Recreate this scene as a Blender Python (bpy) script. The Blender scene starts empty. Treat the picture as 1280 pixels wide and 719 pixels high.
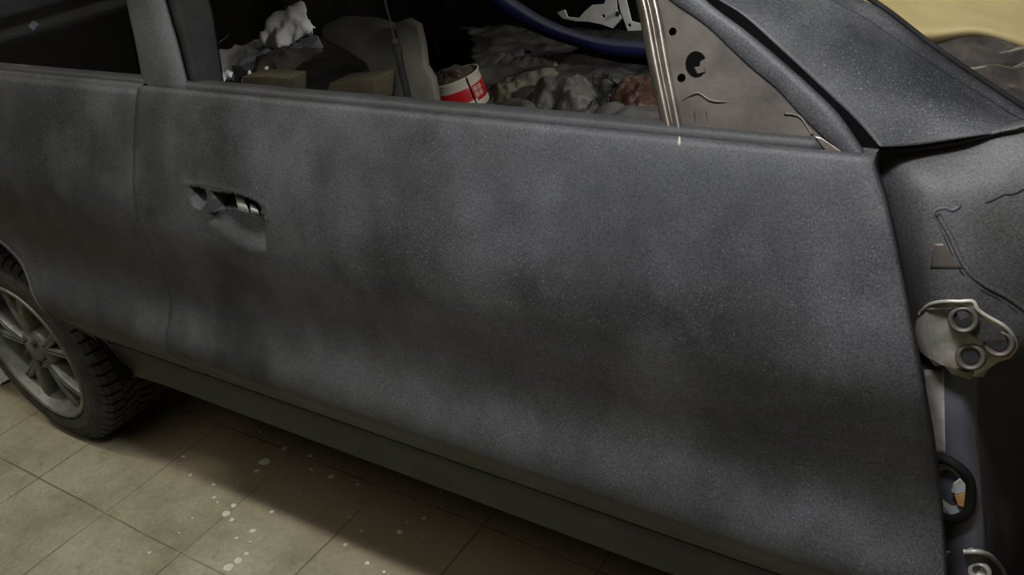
import bpy, bmesh, math, random
from mathutils import Vector, Matrix, noise
random.seed(7)
scene = bpy.context.scene
C = scene.collection

# ------------------------------------------------------------------ camera, world, lights, exposure
CAM = Vector((0, 0, 1.4)); FPX = 1100.0; CX, CY = 640.0, 359.5
YAW, PITCH, ROLL = 0.63686, 0.51547, -0.13977
_f = Vector((-math.sin(YAW)*math.cos(PITCH), math.cos(YAW)*math.cos(PITCH), -math.sin(PITCH)))
_r = Vector((math.cos(YAW), math.sin(YAW), 0)); _u = _r.cross(_f)
RIGHT = math.cos(ROLL)*_r + math.sin(ROLL)*_u
UP = -math.sin(ROLL)*_r + math.cos(ROLL)*_u
FWD = _f
cam_data = bpy.data.cameras.new('camera'); cam = bpy.data.objects.new('camera', cam_data); C.objects.link(cam)
cam_data.sensor_width = 36; cam_data.lens = FPX/1280*36; cam_data.clip_start = 0.02
cam.matrix_world = Matrix(((RIGHT.x, UP.x, -FWD.x, CAM.x), (RIGHT.y, UP.y, -FWD.y, CAM.y), (RIGHT.z, UP.z, -FWD.z, CAM.z), (0, 0, 0, 1)))
scene.camera = cam
scene.view_settings.view_transform = 'Standard'; scene.view_settings.look = 'None'
scene.view_settings.exposure = 0.0; scene.view_settings.gamma = 1.0; scene.view_settings.use_curve_mapping = False
w = bpy.data.worlds.new('world'); scene.world = w; w.use_nodes = True
w.node_tree.nodes['Background'].inputs[0].default_value = (0.9, 0.95, 1, 1)
w.node_tree.nodes['Background'].inputs[1].default_value = 0.05

def area(name, loc, target, size, power, col):
    l = bpy.data.lights.new(name, 'AREA'); l.shape = 'RECTANGLE'; l.size = size[0]; l.size_y = size[1]
    l.energy = power; l.color = col
    o = bpy.data.objects.new(name, l); C.objects.link(o); o.location = loc
    o.rotation_euler = (Vector(target)-Vector(loc)).to_track_quat('-Z', 'Y').to_euler()
    return o
area('ceiling_tube_light', (-1.5, 0.0, 4.2), (-1.5, 0.0, 0), (1.3, 0.14), 20, (1.0, 0.99, 0.74))
area('ceiling_tube_light_left', (-3.3, 0.0, 4.2), (-3.3, 0.0, 0), (1.5, 0.14), 48, (1.0, 0.97, 0.84))
area('ceiling_fill_light', (-1.2, -1.3, 4.3), (-1.2, -1.0, 0), (4.0, 2.0), 31, (1.0, 0.95, 0.80))  # unseen fill lamp, added to lift the shade beneath the car
area('door_fill_bar', (-0.75, 0.46, 2.05), (-0.75, 0.85, 0.9), (1.2, 0.10), 6.2, (0.93, 0.95, 1.0))  # added bar lamp, brightens the upper door towards its rear
area('work_light', (-0.25, 0.50, 1.85), (-0.34, 0.85, 0.9), (0.26, 0.10), 12.0, (0.95, 0.94, 1.0))
area('far_side_fill', (-1.4, 3.3, 2.1), (-1.5, 1.8, 0.6), (1.8, 0.6), 5, (1.0, 0.96, 0.9))  # unseen lamp added beyond the far windows to brighten the interior
_l = bpy.data.lights.new('cabin_fill_spot', 'SPOT'); _l.energy = 190; _l.spot_size = math.radians(24); _l.spot_blend = .6; _l.shadow_soft_size = .12; _l.color = (1, .97, .9)  # added spot, out of view, lights the clutter through the windscreen
_o = bpy.data.objects.new('cabin_fill_spot', _l); C.objects.link(_o); _o.location = (2.2, 1.2, 2.3)
_o.rotation_euler = (Vector((-1.45, 1.65, .85))-_o.location).to_track_quat('-Z', 'Y').to_euler()

# ------------------------------------------------------------------ helpers
def ray(px, py):
    return FWD + ((px-CX)/FPX)*RIGHT - ((py-CY)/FPX)*UP
def at_y(px, py, y):
    d = ray(px, py); return CAM + d*(y/d.y)
def at_z(px, py, z):
    d = ray(px, py); return CAM + d*((z-CAM.z)/d.z)
def at_slope(px, py, y0, k, z0=1.02):           # plane y = y0 + k (z - z0)
    d = ray(px, py); t = (y0 + k*(CAM.z-z0))/(d.y - k*d.z); return CAM + d*t
def project(p):
    v = Vector(p)-CAM; d = v.dot(FWD); return CX+FPX*v.dot(RIGHT)/d, CY-FPX*v.dot(UP)/d, d

PROF = [(0.30, .885), (.31, .876), (.36, .862), (.40, .853), (.43, .845), (.46, .829), (.49, .808), (.515, .790), (.54, .7825), (.565, .788), (.59, .803), (.62, .818), (.66, .8225),
        (.70, .819), (.75, .8135), (.80, .8115), (.85, .821), (.90, .840), (.95, .861), (.98, .8745), (1.0, .884), (1.02, .896), (1.04, .912)]
WX, WZ, ARCH = -2.185, 0.285, 0.418
def S(x, z):
    z = max(.30, min(1.04, z))
    n = len(PROF)
    for i in range(n-1):
        if z <= PROF[i+1][0]:
            z0, y0 = PROF[i]; z1, y1 = PROF[i+1]
            m0 = (y1-PROF[i-1][1])/(z1-PROF[i-1][0]) if i > 0 else (y1-y0)/(z1-z0)
            m1 = (PROF[i+2][1]-y0)/(PROF[i+2][0]-z0) if i < n-2 else (y1-y0)/(z1-z0)
            h = z1-z0; t = (z-z0)/h
            y = (2*t**3-3*t*t+1)*y0+(t**3-2*t*t+t)*h*m0+(-2*t**3+3*t*t)*y1+(t**3-t*t)*h*m1
            break
    r = math.hypot(x-WX, z-WZ)
    if x < -1.45: y -= 0.005*math.exp(-((r-ARCH)/.06)**2)
    y += 0.02*max(0, x+.35)**2*4
    return y
def hit(px, py):
    d = ray(px, py); t = 0.6/d.y; last = None
    while True:
        p = CAM+d*t; g = p.y-S(p.x, p.z)
        if g > 0:
            lo, hi = t-.01/d.y, t
            for _ in range(20):
                m = (lo+hi)/2; p = CAM+d*m
                if p.y-S(p.x, p.z) > 0: hi = m
                else: lo = m
            return CAM+d*lo
        t += .01/d.y
        if t*d.y > 2: return CAM+d*(.85/d.y)

def mesh_obj(name, bm, mat, parent=None, smooth=True):
    me = bpy.data.meshes.new(name); bm.normal_update(); bm.to_mesh(me); bm.free()
    if mat: me.materials.append(mat)
    if smooth:
        for p in me.polygons: p.use_smooth = True
    o = bpy.data.objects.new(name, me); C.objects.link(o)
    if parent:
        o.parent = parent
        pm = Matrix.Identity(4); q = parent
        while q: pm = q.matrix_basis @ (q.matrix_parent_inverse if False else Matrix.Identity(4)) @ pm if q.parent is None else pm; q = q.parent
        if parent.parent is None and parent.type == 'EMPTY': o.matrix_parent_inverse = parent.matrix_basis.inverted()
    return o
def thing(name, label, cat, loc, group=None):
    o = bpy.data.objects.new(name, None); C.objects.link(o); o.location = loc; o.empty_display_size = .05
    o['label'] = label; o['category'] = cat
    if group: o['group'] = group
    return o
def tag(o, label, cat, group=None):
    o['label'] = label; o['category'] = cat
    if group: o['group'] = group
    return o
def mod(o, kind, **kw):
    m = o.modifiers.new(kind.lower(), kind)
    for k, v in kw.items(): setattr(m, k, v)
    return o
def grid_bm(rows, close=False):                 # rows: list of equally long lists of points
    bm = bmesh.new(); vs = [[bm.verts.new(p) for p in r] for r in rows]
    n = len(rows[0])
    for i in range(len(rows)-1):
        for j in range(n-1 if not close else n):
            a, b, c, d = vs[i][j], vs[i][(j+1) % n], vs[i+1][(j+1) % n], vs[i+1][j]
            try: bm.faces.new((a, b, c, d))
            except ValueError: pass
    return bm
def spline(pts, n):                              # Catmull-Rom through points, n samples in all
    pts = [Vector(p) for p in pts]; m = len(pts); out = []
    for k in range(n):
        s = k/(n-1)*(m-1); i = min(int(s), m-2); t = s-i
        p0 = pts[max(i-1, 0)]; p1 = pts[i]; p2 = pts[i+1]; p3 = pts[min(i+2, m-1)]
        out.append(0.5*((2*p1)+(p2-p0)*t+(2*p0-5*p1+4*p2-p3)*t*t+(3*p1-p0-3*p2+p3)*t**3))
    return out
def loft(name, curves, n, mat, parent=None, sub=1, thick=0.0, disp=None):
    rows = [spline(c, n) for c in curves]
    if sub > 1:
        cols = [spline([r[j] for r in rows], (len(rows)-1)*sub+1) for j in range(n)]
        rows = [[cols[j][i] for j in range(n)] for i in range(len(cols[0]))]
    if disp: rows = [[p+disp(p) for p in r] for r in rows]
    o = mesh_obj(name, grid_bm(rows), mat, parent)
    if thick: mod(o, 'SOLIDIFY', thickness=thick, offset=0)
    return o
def tube_bm(path, rad, seg=10, bm=None, cap=True):
    bm = bm or bmesh.new(); path = [Vector(p) for p in path]; rings = []
    for i, p in enumerate(path):
        t = (path[min(i+1, len(path)-1)]-path[max(i-1, 0)]).normalized()
        a = t.cross(Vector((0, 0, 1)));
        if a.length < .1: a = t.cross(Vector((0, 1, 0)))
        a.normalize(); b = t.cross(a)
        r = rad[i] if isinstance(rad, (list, tuple)) else rad
        rings.append([bm.verts.new(p+a*r*math.cos(k*2*math.pi/seg)+b*r*math.sin(k*2*math.pi/seg)) for k in range(seg)])
    for i in range(len(rings)-1):
        for k in range(seg):
            bm.faces.new((rings[i][k], rings[i][(k+1) % seg], rings[i+1][(k+1) % seg], rings[i+1][k]))
    if cap: bm.faces.new(rings[0]); bm.faces.new(rings[-1][::-1])
    return bm
def frame_of(n):
    n = Vector(n).normalized(); a = n.cross(Vector((0, 0, 1)));
    if a.length < .1: a = Vector((1, 0, 0))
    a.normalize(); return a, n.cross(a), n
def lathe_bm(c, axis, prof, seg=32, bm=None):    # prof: (radius, height along axis)
    bm = bm or bmesh.new(); a, b, n = frame_of(axis); c = Vector(c); rings = []
    for r, h in prof:
        rings.append([bm.verts.new(c+n*h+a*r*math.cos(k*2*math.pi/seg)+b*r*math.sin(k*2*math.pi/seg)) for k in range(seg)])
    for i in range(len(rings)-1):
        for k in range(seg):
            bm.faces.new((rings[i][k], rings[i][(k+1) % seg], rings[i+1][(k+1) % seg], rings[i+1][k]))
    return bm
def plate(name, pts, thick, mat, parent=None, bevel=.001, holes=(), sub=0, amp=0, scale=10, dome=0, seed=0, solid=True):
    """outline as a plate of real thickness; holes are (centre, radius) cut as loops"""
    bm = bmesh.new(); pts = [Vector(p) for p in pts]
    vs = [bm.verts.new(p) for p in pts]; edges = [bm.edges.new((vs[i], vs[(i+1) % len(vs)])) for i in range(len(vs))]
    n = Vector((0, 0, 0)); c = sum(pts, Vector())/len(pts)
    for i in range(len(pts)): n += (pts[i]-c).cross(pts[(i+1) % len(pts)]-c)
    n.normalize()
    for hc, hr in holes:
        a, b, _ = frame_of(n); hc = Vector(hc)
        hv = [bm.verts.new(hc+a*hr*math.cos(k*math.pi/8)+b*hr*math.sin(k*math.pi/8)) for k in range(16)]
        edges += [bm.edges.new((hv[k], hv[(k+1) % 16])) for k in range(16)]
    bmesh.ops.triangle_fill(bm, use_beauty=True, edges=edges, normal=n)
    if sub:
        for _ in range(sub):
            bmesh.ops.subdivide_edges(bm, edges=[e for e in bm.edges if e.calc_length() > .012], cuts=1, use_grid_fill=True)
            bmesh.ops.triangulate(bm, faces=bm.faces)
        R = max((p-c).length for p in pts)
        bnd = {v for v in bm.verts if v.is_boundary}
        bp = [v.co.copy() for v in bnd]
        for v in bm.verts:
            e = min((v.co-q).length for q in bp) if bp else 0
            k = min(1, e/(R*.45)); nz = noise.turbulence(v.co*scale+Vector((seed, seed*2, 0)), 3, True)
            v.co += n*(dome*math.sin(k*math.pi/2)+amp*(nz-.4))
            if v in bnd: v.co += noise.noise_vector(v.co*scale*3)*amp*.3
    o = mesh_obj(name, bm, mat, parent, smooth=bool(sub))
    if solid: mod(o, 'SOLIDIFY', thickness=thick, offset=0)
    if bevel and not sub: mod(o, 'BEVEL', width=bevel, segments=2, limit_method='ANGLE')
    return o

# ------------------------------------------------------------------ materials
def new_mat(name):
    m = bpy.data.materials.new(name); m.use_nodes = True; nt = m.node_tree
    return m, nt, nt.nodes['Principled BSDF']
def nd(nt, t, **kw):
    n = nt.nodes.new(t)
    for k, v in kw.items():
        if k in n.inputs: n.inputs[k].default_value = v
        else: setattr(n, k, v)
    return n
def coords(nt, scale=(1, 1, 1)):
    tc = nd(nt, 'ShaderNodeNewGeometry'); mp = nd(nt, 'ShaderNodeMapping'); mp.inputs['Scale'].default_value = scale
    nt.links.new(tc.outputs['Position'], mp.inputs[0]); return mp.outputs[0]
def ramp(nt, src, stops):
    r = nd(nt, 'ShaderNodeValToRGB'); nt.links.new(src, r.inputs[0]); e = r.color_ramp.elements
    while len(e) < len(stops): e.new(.5)
    for el, (p, c) in zip(e, stops):
        el.position = p; el.color = (c if isinstance(c, tuple) else (c, c, c))+(1,)
    return r.outputs[0]
def noise_tex(nt, co, scale, detail=4, rough=.55):
    n = nd(nt, 'ShaderNodeTexNoise', Scale=scale, Detail=detail, Roughness=rough); nt.links.new(co, n.inputs['Vector']); return n.outputs['Fac']
def mix(nt, fac, a, b, mode='MIX'):
    m = nd(nt, 'ShaderNodeMix', data_type='RGBA', blend_type=mode)
    for s, i in ((fac, 0), (a, 6), (b, 7)):
        if hasattr(s, 'node'): nt.links.new(s, m.inputs[i])
        elif i == 0: m.inputs[0].default_value = s
        else: m.inputs[i].default_value = s+(1,)
    return m.outputs[2]
def bump(nt, bs, src, strength, dist=.002):
    b = nd(nt, 'ShaderNodeBump', Strength=strength, Distance=dist); nt.links.new(src, b.inputs['Height']); nt.links.new(b.outputs[0], bs.inputs['Normal'])
def mottled(name, c1, c2, scale=8, rough=.6, metal=0, bscale=60, bstr=.2, spec=.5, stops=(.35, .7)):
    m, nt, bs = new_mat(name); co = coords(nt)
    nt.links.new(ramp(nt, noise_tex(nt, co, scale, 6, .6), [(stops[0], c1), (stops[1], c2)]), bs.inputs['Base Color'])
    bs.inputs['Roughness'].default_value = rough; bs.inputs['Metallic'].default_value = metal
    bs.inputs['Specular IOR Level'].default_value = spec
    if bstr: bump(nt, bs, noise_tex(nt, co, bscale, 3), bstr)
    return m
def primer_mat(name, dark, light, speck=.17):
    m, nt, bs = new_mat(name); co = coords(nt)
    base = ramp(nt, noise_tex(nt, co, 4.5, 4, .6), [(.36, dark), (.68, light)])
    st = coords(nt, (1, 1, .85))
    dust = ramp(nt, noise_tex(nt, st, 6.5, 4, .5), [(.48, 0.0), (.72, .6)])
    c = mix(nt, dust, base, (light[0]*1.7, light[1]*1.7, light[2]*1.75))
    grain = ramp(nt, noise_tex(nt, co, 420, 2, .8), [(.33, .62), (.67, 1.55)])
    c = mix(nt, 1.0, c, grain, 'MULTIPLY')
    sp = ramp(nt, noise_tex(nt, co, 520, 1, .5), [(.62, 0.0), (.76, .9)])
    pat = ramp(nt, noise_tex(nt, co, 3.1, 2, .5), [(.38, .05), (.62, .8)])
    f = nd(nt, 'ShaderNodeMath', operation='MULTIPLY'); nt.links.new(sp, f.inputs[0]); nt.links.new(pat, f.inputs[1])
    c = mix(nt, f.outputs[0], c, (speck, speck, speck))
    nt.links.new(c, bs.inputs['Base Color']); bs.inputs['Roughness'].default_value = .58
    bs.inputs['Specular IOR Level'].default_value = .35
    bump(nt, bs, noise_tex(nt, co, 300, 2), .25, .0006)
    return m
M = {}
M['primer'] = primer_mat('matte_dark_primer', (.019, .0197, .0215), (.048, .049, .0525))
M['primer_dark'] = primer_mat('thin_primer_inner', (.024, .024, .025), (.046, .0455, .045), .10)
M['sill'] = primer_mat('primer_shade_dark', (.018, .018, .019), (.028, .0285, .029), .06)  # darker copy of the primer; shade on sill and window ledge painted in
M['rubber'] = mottled('black_rubber', (.006,)*3, (.013,)*3, 20, .75, bscale=120, spec=.2)
M['tyre'] = mottled('dusty_tyre_rubber', (.014, .014, .0135), (.042, .041, .038), 30, .85, bscale=160, bstr=.3)
M['rim'] = mottled('dusty_alloy', (.11, .11, .105), (.24, .235, .22), 18, .5, .5, 90, .1)
M['dark'] = mottled('dark_interior', (.008, .008, .009), (.022, .021, .02), 6, .85, spec=.08)
M['metal'] = mottled('bare_scuffed_steel', (.10, .088, .072), (.28, .25, .21), 9, .36, .75, 80, .1)
M['metal_dull'] = mottled('dusty_bare_steel', (.022, .019, .016), (.115, .10, .083), 9, .48, .3, 60, .2, stops=(.28, .72))
M['hinge'] = mottled('sanded_grey_steel', (.16, .155, .135), (.6, .575, .5), 16, .42, .3, 70, .15, stops=(.3, .62))
M['blue_grey'] = mottled('thin_blue_overspray', (.045, .047, .062), (.12, .124, .15), 7, .5)
M['blue'] = mottled('dark_blue_gloss', (.004, .006, .03), (.010, .014, .075), 5, .5, bstr=0, spec=.25)
M['white_paint'] = mottled('aged_white_metal', (.5, .51, .46), (.7, .71, .65), 14, .45)
M['sheet'] = mottled('dusty_grey_plastic_sheet', (.035, .034, .030), (.13, .125, .105), 9, .5, bscale=35, bstr=.5)
M['fabric_grey'] = mottled('grey_cloth', (.11, .11, .12), (.23, .23, .24), 10, .8, bscale=90, bstr=.4)
M['rag_pale'] = mottled('pale_olive_rag', (.09, .09, .065), (.21, .20, .15), 16, .85, bscale=80, bstr=.4)
M['white_cloth'] = mottled('white_cloth', (.8, .8, .83), (.93, .93, .95), 12, .8, bscale=60, bstr=.4)
M['white_paper'] = mottled('bright_white_plastic', (.85,)*3, (.95,)*3, 12, .4, bstr=0)
M['olive'] = mottled('olive_seat_fabric', (.022, .019, .011), (.048, .042, .026), 9, .9, bscale=120)
M['tan'] = mottled('tan_board', (.03, .024, .012), (.065, .05, .025), 12, .8)
M['khaki'] = mottled('dusty_khaki', (.04, .037, .027), (.085, .078, .055), 12, .85)
M['kraft'] = mottled('yellow_masking_paper', (.23, .185, .08), (.31, .25, .115), 5, .75, bscale=14, bstr=.5)
M['film'] = mottled('dirty_clear_film', (.02, .019, .018), (.065, .06, .055), 12, .22, bscale=30, bstr=.6)
M['brown'] = mottled('brown_red_wrapper', (.03, .014, .009), (.10, .035, .022), 22, .5, bscale=50, bstr=.5)
M['red'] = mottled('red_tin_paint', (.42, .012, .016), (.6, .02, .025), 20, .35, bstr=0)
M['cream'] = mottled('cream_tin_paint', (.5, .48, .42), (.62, .6, .52), 30, .4, bstr=0)
M['orange'] = mottled('orange_foam', (.35, .16, .04), (.5, .26, .08), 30, .7)
M['pale'] = mottled('pale_grey_tape', (.32, .32, .31), (.46, .46, .44), 30, .6)
M['splat'] = mottled('dried_white_paint', (.5, .5, .42), (.7, .7, .6), 30, .5)
M['wall'] = mottled('grimy_garage_wall', (.2, .19, .17), (.32, .31, .28), 2, .9)
M['painted_shade'] = mottled('painted_shade_black', (.002,)*3, (.004,)*3, 9, .95, bstr=0, spec=.02)  # near-black painted in for shade in plate opening and door gap
M['near_black'] = mottled('wheel_well', (.01,)*3, (.025,)*3, 9, .9, spec=.08)  # near-black for wheel well, floor pan, seams and hole discs
mg, ntg, bsg = new_mat('tinted_glass')
bsg.inputs['Base Color'].default_value = (.42, .46, .52, 1); bsg.inputs['Transmission Weight'].default_value = 1; bsg.inputs['Roughness'].default_value = .06; bsg.inputs['IOR'].default_value = 1.22
M['glass'] = mg

# floor tiles
TX, TY = .2885, .368
def floor_mat():
    m, nt, bs = new_mat('concrete_tiles'); co = coords(nt)
    wob = nd(nt, 'ShaderNodeTexNoise', Scale=3.0, Detail=5.0); nt.links.new(co, wob.inputs['Vector'])
    sc = nd(nt, 'ShaderNodeVectorMath', operation='SCALE'); sc.inputs['Scale'].default_value = .012; nt.links.new(wob.outputs['Color'], sc.inputs[0])
    ad = nd(nt, 'ShaderNodeVectorMath', operation='ADD'); nt.links.new(co, ad.inputs[0]); nt.links.new(sc.outputs[0], ad.inputs[1])
    sep = nd(nt, 'ShaderNodeSeparateXYZ'); nt.links.new(ad.outputs[0], sep.inputs[0])
    def mth(op, a, b=None):
        n = nd(nt, 'ShaderNodeMath', operation=op)
        for i, v in enumerate((a, b)):
            if v is None: continue
            if hasattr(v, 'node'): nt.links.new(v, n.inputs[i])
            else: n.inputs[i].default_value = v
        return n.outputs[0]
    def line(c, off, size, wd):
        f = mth('FRACT', mth('DIVIDE', mth('ADD', c, 100*size-off), size))
        d = mth('MULTIPLY', mth('SUBTRACT', .5, mth('ABSOLUTE', mth('SUBTRACT', f, .5))), size)
        return mth('SUBTRACT', 1.0, mth('SMOOTH_MIN', 1.0, mth('DIVIDE', d, wd)))
    gx = line(sep.outputs[0], -1.829+.006, TX, .0028); gy = line(sep.outputs[1], .705+.006, TY, .0028)
    grout = mth('MAXIMUM', mth('MAXIMUM', gx, gy), 0.0)
    gmask = mth('MULTIPLY', grout, ramp(nt, noise_tex(nt, co, 5, 3), [(.35, .25), (.6, 1.0)]))
    base = ramp(nt, noise_tex(nt, co, 6, 8, .65), [(.3, (.20, .19, .125)), (.52, (.30, .29, .20)), (.75, (.385, .37, .27))])
    fine = ramp(nt, noise_tex(nt, co, 90, 5, .7), [(.3, .82), (.7, 1.12)])
    c = mix(nt, 1.0, base, fine, 'MULTIPLY')
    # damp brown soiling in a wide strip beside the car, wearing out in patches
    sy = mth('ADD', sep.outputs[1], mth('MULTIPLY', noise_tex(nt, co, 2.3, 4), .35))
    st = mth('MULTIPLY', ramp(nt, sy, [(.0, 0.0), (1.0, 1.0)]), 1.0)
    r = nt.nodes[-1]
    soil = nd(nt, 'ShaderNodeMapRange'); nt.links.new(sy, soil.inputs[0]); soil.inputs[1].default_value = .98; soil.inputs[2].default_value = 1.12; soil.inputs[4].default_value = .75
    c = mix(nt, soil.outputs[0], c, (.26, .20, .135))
    scuff = ramp(nt, noise_tex(nt, coords(nt, (3, 9, 1)), 6, 6, .7), [(.62, 0.0), (.72, .4)])
    grime = ramp(nt, noise_tex(nt, co, 17, 9, .75), [(.56, 0.0), (.68, .55)])
    c = mix(nt, grime, c, (.13, .115, .075))
    c = mix(nt, scuff, c, (.5, .48, .38))
    c = mix(nt, gmask, c, (.055, .048, .035))
    nt.links.new(c, bs.inputs['Base Color']); bs.inputs['Roughness'].default_value = .7; bs.inputs['Specular IOR Level'].default_value = .3
    bump(nt, bs, mth('SUBTRACT', noise_tex(nt, co, 70, 4), mth('MULTIPLY', grout, 1.5)), .4, .002)
    return m
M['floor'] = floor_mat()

# ------------------------------------------------------------------ setting
def slab(name, p0, p1, mat):
    bm = bmesh.new(); bmesh.ops.create_cube(bm, size=1)
    for v in bm.verts: v.co = Vector([(p0[i]+p1[i])/2+v.co[i]*(p1[i]-p0[i]) for i in range(3)])
    o = mesh_obj(name, bm, mat, None, False); o['kind'] = 'structure'; return o
floor = slab('floor', (-6.5, -3, -.1), (3.5, 5.2, 0), M['floor'])
slab('wall_back', (-6.5, 5.2, 0), (3.5, 5.35, 4.6), M['wall']); slab('wall_front', (-6.5, -3.15, 0), (3.5, -3, 4.6), M['wall'])
slab('wall_left', (-6.65, -3, 0), (-6.5, 5.2, 4.6), M['wall']); slab('wall_right', (3.5, -3, 0), (3.65, 5.2, 4.6), M['wall'])
slab('ceiling', (-6.5, -3, 4.6), (3.5, 5.2, 4.7), M['wall'])
# paint drops dried onto the tiles
SPL = [(283, 642, 7), (292, 632, 5), (290, 650, 4), (331, 578, 9), (355, 561, 5), (321, 589, 5), (316, 664, 5), (297, 701, 7), (286, 710, 8), (308, 692, 4), (296, 673, 3), (340, 640, 4),
       (387, 570, 4), (390, 587, 3), (414, 596, 6), (447, 606, 3), (432, 681, 4), (459, 704, 4), (238, 594, 3), (229, 571, 3), (267, 606, 3), (268, 622, 3), (272, 628, 2), (500, 665, 5), (530, 648, 4),
       (551, 614, 4), (414, 532, 3), (326, 540, 3), (452, 664, 3), (437, 646, 2), (187, 691, 3), (224, 666, 2), (480, 715, 3), (241, 648, 2), (490, 598, 2), (509, 653, 2), (313, 677, 2), (405, 500, 2)]
bm = bmesh.new()
for x, y, r in SPL:
    c = at_z(x, y, 0.0004); k = r*.62*(c-CAM).length/FPX; ph = random.random()*9
    vs = []
    for i in range(14):
        a = i*math.pi/7; q = k*(1+.35*noise.noise(Vector((math.cos(a)*1.5, math.sin(a)*1.5, ph))))
        vs.append(bm.verts.new((c.x+q*1.25*math.cos(a), c.y+q*math.sin(a), .0007)))
    cc = bm.verts.new((c.x, c.y, .0016))
    for i in range(14): bm.faces.new((vs[i], vs[(i+1) % 14], cc))
sp = mesh_obj('paint_splatter', bm, M['splat'], floor); sp['kind'] = 'structure'

# ------------------------------------------------------------------ the car
car = thing('car', 'dark grey primed two-door car with missing front fender and no door handle', 'car', (-1.2, 1.6, 0))
def part(name, bm, mat, parent=None, smooth=True):
    o = mesh_obj(name, bm, mat, None, smooth)
    p = parent or car
    o.parent = p; o.matrix_parent_inverse = (p.matrix_basis if p is car else car.matrix_basis @ Matrix.Identity(4)).inverted() if p is car else Matrix.Identity(4)
    return o
def adopt(o, p=None):
    p = p or car; o.parent = p
    o.matrix_parent_inverse = car.matrix_basis.inverted() if p is car else Matrix.Identity(4)
    return o

# door outline (front edge) from the belt down, rear edge nearly vertical
FE = sorted([(hit(*q).z, hit(*q).x) for q in [(1090, 209), (1103, 250), (1115, 300), (1128, 365), (1140, 430), (1152, 490), (1163, 550), (1171, 610), (1176, 660), (1180, 715), (1182, 760), (1184, 800)]])
def xf(z):
    if z <= FE[0][0]: return FE[0][1]
    for a, b in zip(FE, FE[1:]):
        if z <= b[0]: return a[1]+(b[1]-a[1])*(z-a[0])/(b[0]-a[0])
    return FE[-1][1]
def xr(z): return -1.409-.012*max(0, (1.02-z)/.5)
# handle pocket in door coordinates
def pip(x, z, poly):
    c = False; n = len(poly)
    for i in range(n):
        (x1, z1), (x2, z2) = poly[i], poly[i-1]
        if (z1 > z) != (z2 > z) and x < (x2-x1)*(z-z1)/(z2-z1)+x1: c = not c
    return c
def dist_poly(x, z, poly):
    m = 9
    for i in range(len(poly)):
        (x1, z1), (x2, z2) = poly[i-1], poly[i]
        dx, dz = x2-x1, z2-z1; t = max(0, min(1, ((x-x1)*dx+(z-z1)*dz)/(dx*dx+dz*dz+1e-12)))
        m = min(m, math.hypot(x-x1-t*dx, z-z1-t*dz))
    return m
def cp(pts): return [(hit(200+a*.195, 200+b*.195).x, hit(200+a*.195, 200+b*.195).z) for a, b in pts]
SLOT = cp([(340, 204), (470, 214), (560, 240), (625, 270), (655, 310), (645, 352), (560, 346), (350, 335)])
LOBE = cp([(190, 170), (250, 172), (296, 190), (304, 240), (296, 290), (262, 322), (215, 300), (193, 240)])
SCOOP = cp([(306, 338), (560, 335), (676, 350), (684, 470), (688, 600), (590, 592), (480, 545), (380, 470), (300, 400)])
SC_B = cp([(306, 338), (300, 400), (380, 470), (480, 545), (590, 592), (688, 600)]); SC_R = cp([(676, 350), (684, 470), (688, 600)])
def dist_line(x, z, L):
    return dist_poly(x, z, L+L[::-1])
LIP = cp([(165, 150), (300, 160), (470, 200), (600, 240), (690, 300), (700, 380), (640, 352), (560, 240), (330, 190), (190, 180)])
HX0, HX1, HZ0, HZ1 = min(p[0] for p in SCOOP+LOBE)-.02, max(p[0] for p in SCOOP+LIP)+.02, min(p[1] for p in SCOOP)-.02, max(p[1] for p in LIP)+.02
zt = max(p[1] for p in SCOOP); zb = min(p[1] for p in SCOOP)
def pocket(x, z):
    if not (HX0 < x < HX1 and HZ0 < z < HZ1): return 0
    if pip(x, z, SLOT): return .05*min(1, dist_poly(x, z, SLOT)/.003)+.012
    if pip(x, z, LOBE): return .022*min(1, dist_poly(x, z, LOBE)/.007)
    if pip(x, z, SCOOP):
        k = min(1, dist_line(x, z, SC_B)/.030); k = k*k*(3-2*k)
        return .017*k*min(1, dist_line(x, z, SC_R)/.003)
    d = dist_poly(x, z, LIP)
    return -.0015*math.exp(-(d/.004)**2)
def frange(a, b, s):
    n = max(1, int(round((b-a)/s))); return [a+(b-a)*i/n for i in range(n+1)]
zs = frange(.435, HZ0, .014)[:-1]+frange(HZ0, HZ1, .0016)[:-1]+frange(HZ1, 1.016, .010)
tx0, tx1 = (HX0+1.41)/1.23, (HX1+1.41)/1.23
ts = frange(0, tx0, .01)[:-1]+frange(tx0, tx1, .0016)[:-1]+frange(tx1, 1, .012)
rows = []
for z in zs:
    a, b = xr(z), xf(z); r = []
    r.append(Vector((a+.001, S(a, z)+.02, z))); r.append(Vector((a, S(a, z)+.0003, z)))
    for t in ts[1:-1]:
        x = a+(b-a)*t; r.append(Vector((x, S(x, z)+pocket(x, z), z)))
    r += [Vector((b-.0015, S(b, z), z)), Vector((b, S(b, z)+.002, z)), Vector((b-.001, S(b, z)+.018, z)), Vector((b-.03, S(b, z)+.019, z))]
    rows.append(r)
def shift(r, dy, dz): return [Vector((p.x, p.y+dy, p.z+dz)) for p in r]
top = rows[-1]
rows += [shift(top, .003, .004), shift(top, .007, .006), shift(top, .012, .0055), shift(top, .014, .002), shift(top, .0145, -.03)]
bot = rows[0]
rows = [shift(bot, .045, .002), shift(bot, .012, -.003), shift(bot, .003, -.0015)]+rows
door = part('door', grid_bm(rows), M['primer'])
door['label'] = 'long front door with an empty handle pocket'
mod(door, 'SOLIDIFY', thickness=.0012, offset=1)
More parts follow.
